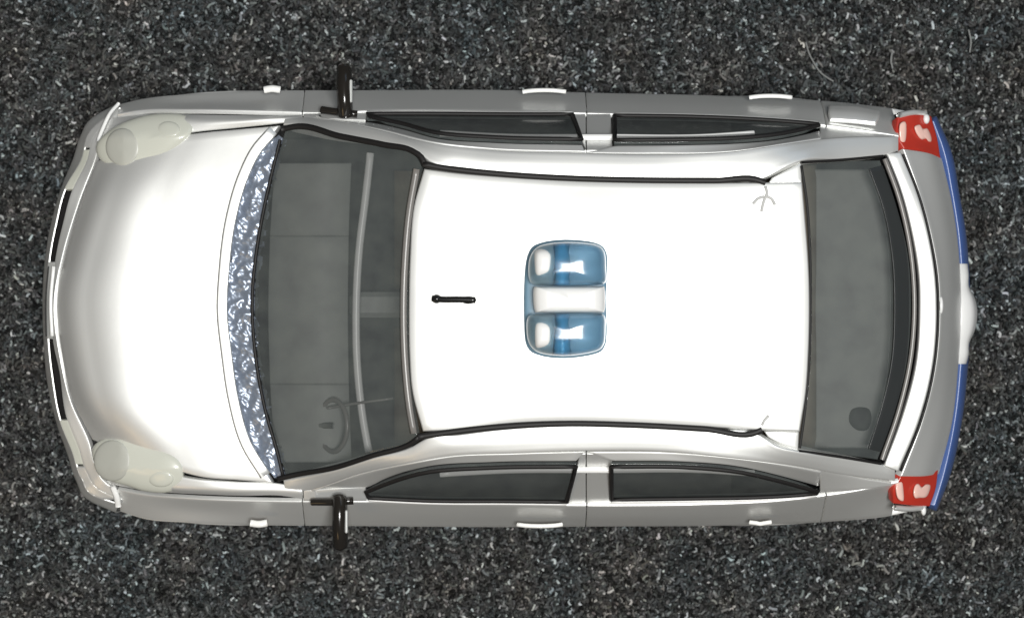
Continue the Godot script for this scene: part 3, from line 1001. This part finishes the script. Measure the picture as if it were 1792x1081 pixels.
func tail() -> void:
	# bright boot lip
	panel("boot_lip", M.paint, [
		[[1555, 270, 16.1], [1577, 326, 16.45], [1597, 400, 16.6], [1611, 490, 16.65], [1612, 540, 16.65], [1605, 640, 16.6], [1581, 730, 16.45], [1550, 814, 16.1]],
		[[1566, 269, 16.1], [1591, 331, 16.5], [1611, 403, 16.65], [1625, 490, 16.72], [1626, 540, 16.72], [1619, 640, 16.65], [1594, 735, 16.5], [1561, 818, 16.1]],
		[[1576, 268, 16.0], [1604, 338, 16.4], [1623, 408, 16.58], [1636, 490, 16.66], [1638, 540, 16.66], [1631, 640, 16.58], [1605, 742, 16.4], [1572, 822, 16.0]],
	], "z", 60, 9, 0.12, 0.7)
	strip(car, "boot_seam", [[1551, 274, 16.1], [1574, 332, 16.2], [1594, 404, 16.3], [1607, 490, 16.35], [1608, 540, 16.35], [1601, 640, 16.3], [1577, 728, 16.2], [1547, 810, 16.1]], 0.2, 0.3, M.black, 50)
	strip(car, "boot_seam", [[1581, 270, 15.5], [1609, 342, 15.8], [1628, 412, 15.95], [1641, 490, 16.05], [1643, 540, 16.05], [1636, 640, 15.95], [1610, 744, 15.8], [1577, 824, 15.5]], 0.22, 0.3, M.black, 50)
	# sloping boot face
	var top := [[1584, 262, 14.9], [1612, 340, 15.2], [1632, 412, 15.4], [1645, 490, 15.5], [1647, 540, 15.5], [1640, 640, 15.4], [1614, 744, 15.2], [1580, 832, 14.9]]
	var mid := [[1622, 268, 13.3], [1640, 340, 13.5], [1655, 412, 13.6], [1663, 490, 13.7], [1664, 540, 13.7], [1658, 640, 13.6], [1640, 744, 13.5], [1614, 832, 13.3]]
	var bot := [[1649, 278, 10.8], [1664, 340, 10.7], [1676, 412, 10.6], [1682, 490, 10.6], [1683, 540, 10.6], [1678, 640, 10.6], [1666, 744, 10.7], [1644, 828, 10.8]]
	var face := panel("boot_lid", M.paint, [top, mid, bot], "z", 50, 14, 0.1, 0.6)
	# small emblem boss and plate light on the boot face
	put(face, "emblem", dome_mesh(ring_px(1648, 534, 4, 15), func(_x, _y): return 15.3, 0.35, 0.5, 24, 2.5, 5), M.white)
	put(face, "boot_handle", dome_mesh([[1658, 545], [1661, 512], [1668, 500], [1674, 515], [1675, 560], [1672, 585], [1664, 590]], func(x, _y): return 13.8 - (x - 1658.0) * 0.12, 0.35, 0.5, 32, 2.6, 6), M.paint)

	# blue rear bumper
	var u0 := [[1636, 212, 10.2], [1654, 262, 10.2], [1668, 330, 10.0], [1681, 412, 9.9], [1687, 490, 9.9], [1688, 550, 9.9], [1684, 640, 9.9], [1673, 740, 10.0], [1654, 830, 10.2], [1638, 884, 10.2]]
	var u1 := [[1638, 207, 9.7], [1660, 262, 9.7], [1674, 335, 9.6], [1686, 412, 9.5], [1691, 490, 9.5], [1693, 550, 9.5], [1688, 640, 9.5], [1677, 745, 9.6], [1657, 835, 9.7], [1639, 889, 9.7]]
	var u2 := [[1640, 206, 7.4], [1664, 262, 7.4], [1680, 340, 7.4], [1692, 412, 7.4], [1698, 490, 7.4], [1699, 550, 7.4], [1695, 640, 7.4], [1683, 745, 7.4], [1661, 840, 7.4], [1640, 892, 7.4]]
	var u3 := []
	for p in pts(u2):
		u3.append(Vector3(p.x - 1.0, 2.8, p.z * 0.98))
	var bump := panel("rear_bumper", M.blue, [u0, u1, u2, u3], "z", 60, 16, 0.1, 0.5)
	tag(bump, "blue painted rear bumper")
	# white plate holder in its middle
	panel("plate_holder", M.white, [
		[[1680, 462, 10.3], [1673, 474, 10.6], [1675, 500, 10.6], [1681, 520, 10.6], [1681, 580, 10.6], [1673, 605, 10.6], [1671, 620, 10.6], [1678, 636, 10.3]],
		[[1690, 462, 9.7], [1691, 480, 10.0], [1692, 505, 10.0], [1697, 520, 10.0], [1697, 580, 10.0], [1692, 598, 10.0], [1690, 620, 10.0], [1688, 636, 9.7]],
		[[1695, 462, 8.2], [1696, 480, 8.2], [1697, 502, 8.2], [1705, 520, 8.2], [1705, 580, 8.2], [1697, 600, 8.2], [1696, 620, 8.2], [1693, 636, 8.2]],
		[[1695, 462, 6.0], [1696, 480, 6.0], [1697, 502, 6.0], [1706, 520, 6.0], [1706, 580, 6.0], [1697, 600, 6.0], [1696, 620, 6.0], [1693, 636, 6.0]],
	], "z", 40, 12, 0.06, 0.4, null, null, bump)

	# tail lamps
	for side in 2:
		var c: Array
		if side == 0:
			c = [
				[[1573, 206, 13.9], [1605, 202, 12.9], [1630, 204, 11.5]],
				[[1572, 238, 14.6], [1605, 240, 13.4], [1641, 244, 11.4]],
				[[1584, 258, 14.7], [1612, 262, 13.5], [1646, 274, 11.2]]]
		else:
			c = [
				[[1578, 836, 14.7], [1606, 832, 13.5], [1642, 824, 11.2]],
				[[1566, 856, 14.6], [1600, 858, 13.4], [1638, 854, 11.4]],
				[[1566, 880, 13.9], [1600, 883, 12.9], [1628, 884, 11.5]]]
		var t := panel("tail_light", M.red, c, "x", 20, 16, 0.1, 0.7)
		var s0 := func(x, _y): return 14.75 - (x - 1572.0) * 0.047
		if side == 0:
			put(t, "clear_lens", dome_mesh([[1601, 222], [1610, 218], [1616, 225], [1624, 225], [1630, 237], [1631, 247], [1626, 248], [1621, 243], [1613, 244], [1605, 235]], func(x, _y): return 13.55 - (x - 1600.0) * 0.052, 0.45, 0.4, 40, 3.0, 6), M.clearred)
			put(t, "clear_lens", dome_mesh([[1576, 216], [1586, 214], [1587, 236], [1584, 250], [1577, 250], [1574, 232]], func(x, _y): return 14.45 - (x - 1575.0) * 0.03, 0.35, 0.4, 30, 3.0, 6), M.clearred)
			strip(t, "bracket", [[1573, 202, 13.8], [1600, 197, 12.8], [1620, 199, 11.8]], 0.5, 0.5, M.paint, 12)
			put(t, "end_cap", dome_mesh(ring_px(1622, 208, 6, 9), func(_x, _y): return 12.2, 0.4, 0.6, 20, 2.5, 5), M.white)
		else:
			put(t, "clear_lens", dome_mesh([[1602, 849], [1608, 846], [1614, 852], [1621, 847], [1629, 849], [1627, 861], [1621, 870], [1610, 871], [1602, 871], [1599, 861]], func(x, _y): return 13.55 - (x - 1600.0) * 0.052, 0.45, 0.4, 40, 3.0, 6), M.clearred)
			put(t, "clear_lens", dome_mesh([[1570, 842], [1579, 840], [1582, 858], [1582, 876], [1572, 872], [1568, 856]], func(x, _y): return 14.45 - (x - 1570.0) * 0.03, 0.35, 0.4, 30, 3.0, 6), M.clearred)
			strip(t, "bracket", [[1566, 888, 13.5], [1594, 890, 12.6], [1614, 888, 11.8]], 0.5, 0.5, M.paint, 12)
			put(t, "end_cap", dome_mesh(ring_px(1617, 893, 5, 9), func(_x, _y): return 11.6, 0.4, 0.6, 20, 2.5, 5), M.white)

func light_bar() -> void:
	var lb := group_part("light_bar", "rounded blue and white emergency light bar")
	var base := func(_x, _y): return 22.35
	put(lb, "base", dome_mesh([[926, 440], [945, 425], [990, 419], [1040, 424], [1060, 438], [1064, 470], [1061, 522], [1063, 580], [1058, 608], [1040, 620], [990, 627], [945, 622], [922, 606], [917, 560], [918, 480]], base, 0.35, 0.5, 60, 5.0, 5), M.bluedark)
	for side in 2:
		var c := [[929, 445], [946, 429], [990, 423], [1040, 427], [1058, 440], [1061, 470], [1060, 494], [1040, 499], [990, 500], [945, 499], [928, 495], [924, 470]]
		if side == 1:
			c = [[925, 552], [945, 549], [990, 548], [1040, 548], [1058, 552], [1060, 575], [1057, 603], [1040, 616], [990, 623], [945, 618], [926, 602], [921, 575]]
		var cy := 462.0 if side == 0 else 586.0
		var l := put(lb, "lens", dome_mesh(c, func(_x, _y): return 22.75, 2.9, 0.05, 60, 3.6, 12), M.bluelens)
		put(l, "lamp_cap", dome_mesh([[934, cy - 14], [940, cy - 26], [956, cy - 28], [969, cy - 20], [971, cy], [966, cy + 20], [950, cy + 25], [936, cy + 20]], func(_x, _y): return 23.0, 2.66, 0.02, 36, 4.4, 9), M.white)
		put(l, "reflector", dome_mesh(ring_px(984, cy + 2, 14, 26), func(_x, _y): return 22.85, 1.2, 0.02, 30, 3.0, 7), M.bluecore)
	put(lb, "centre_block", dome_mesh([[934, 503], [945, 501], [1000, 501], [1052, 501], [1058, 504], [1059, 525], [1058, 544], [1050, 547], [1000, 547], [945, 547], [936, 545], [933, 525]], func(_x, _y): return 22.6, 2.5, 0.2, 48, 6.0, 8), M.white)

func small_parts() -> void:
	# aerial foot lying in its slot on the roof
	var an := put(car, "aerial", tube_mesh(sample(pts([[756, 522, 21.75], [775, 524, 21.85], [800, 524, 21.95], [832, 525, 22.05]]), "l", 14), 0.5, 0.4, 8), M.blackgloss)
	put(an, "knob", dome_mesh(ring_px(764, 523, 9, 8), func(_x, _y): return 21.6, 0.45, 0.3, 20, 2.2, 5), M.blackgloss)
	put(an, "tip", dome_mesh(ring_px(820, 525, 14, 7), func(_x, _y): return 21.85, 0.3, 0.3, 20, 2.5, 5), M.blackgloss)
	# casting marks left beside the ends of the roof grooves
	for c in [[[1340, 326, 21.12], [1343, 338, 21.2], [1338, 350, 21.25], [1333, 370, 21.35]], [[1338, 344, 21.24], [1328, 347, 21.3], [1318, 357, 21.35]], [[1342, 343, 21.2], [1351, 348, 21.2], [1357, 358, 21.25]], [[1334, 744, 21.06], [1338, 736, 21.14], [1346, 727, 21.2]]]:
		strip(car, "casting_mark", c, 0.2, 0.08, M.mark, 12)
	# side repeaters
	put(car, "side_repeater", tube_mesh(sample(pts([[462, 157, 12.0], [476, 155, 12.05], [490, 157, 12.0]]), "l", 8), 0.6, 0.6, 8), M.chrome)
	put(car, "side_repeater", tube_mesh(sample(pts([[438, 915, 12.0], [452, 917, 12.05], [467, 915, 12.0]]), "l", 8), 0.6, 0.6, 8), M.chrome)
	# door mirrors
	for side in 2:
		var arm: Array
		var foot: Array
		if side == 0:
			arm = [[604, 200, 15.0], [603, 180, 15.4], [602, 160, 15.4], [602, 140, 15.2], [602, 124, 14.6]]
			foot = [[562, 192, 14.3], [590, 196, 14.8], [625, 200, 14.8]]
		else:
			arm = [[594, 872, 15.0], [594, 892, 15.4], [594, 912, 15.4], [595, 932, 15.2], [595, 952, 14.6]]
			foot = [[545, 878, 14.3], [580, 878, 14.8], [618, 876, 14.8]]
		var m := put(car, "door_mirror", tube_mesh(sample(pts(arm), "l", 16), 1.25, 1.7, 12), M.mirror)
		put(m, "foot", tube_mesh(sample(pts(foot), "l", 12), 0.6, 0.6, 8), M.mirror)
		var g := pts(arm)
		put(m, "mirror_face", box_mesh(g[2].x + 0.45, g[2].x + 0.68, 15.0, 16.0, minf(g[1].z, g[3].z), maxf(g[1].z, g[3].z), 0.08), M.plate)
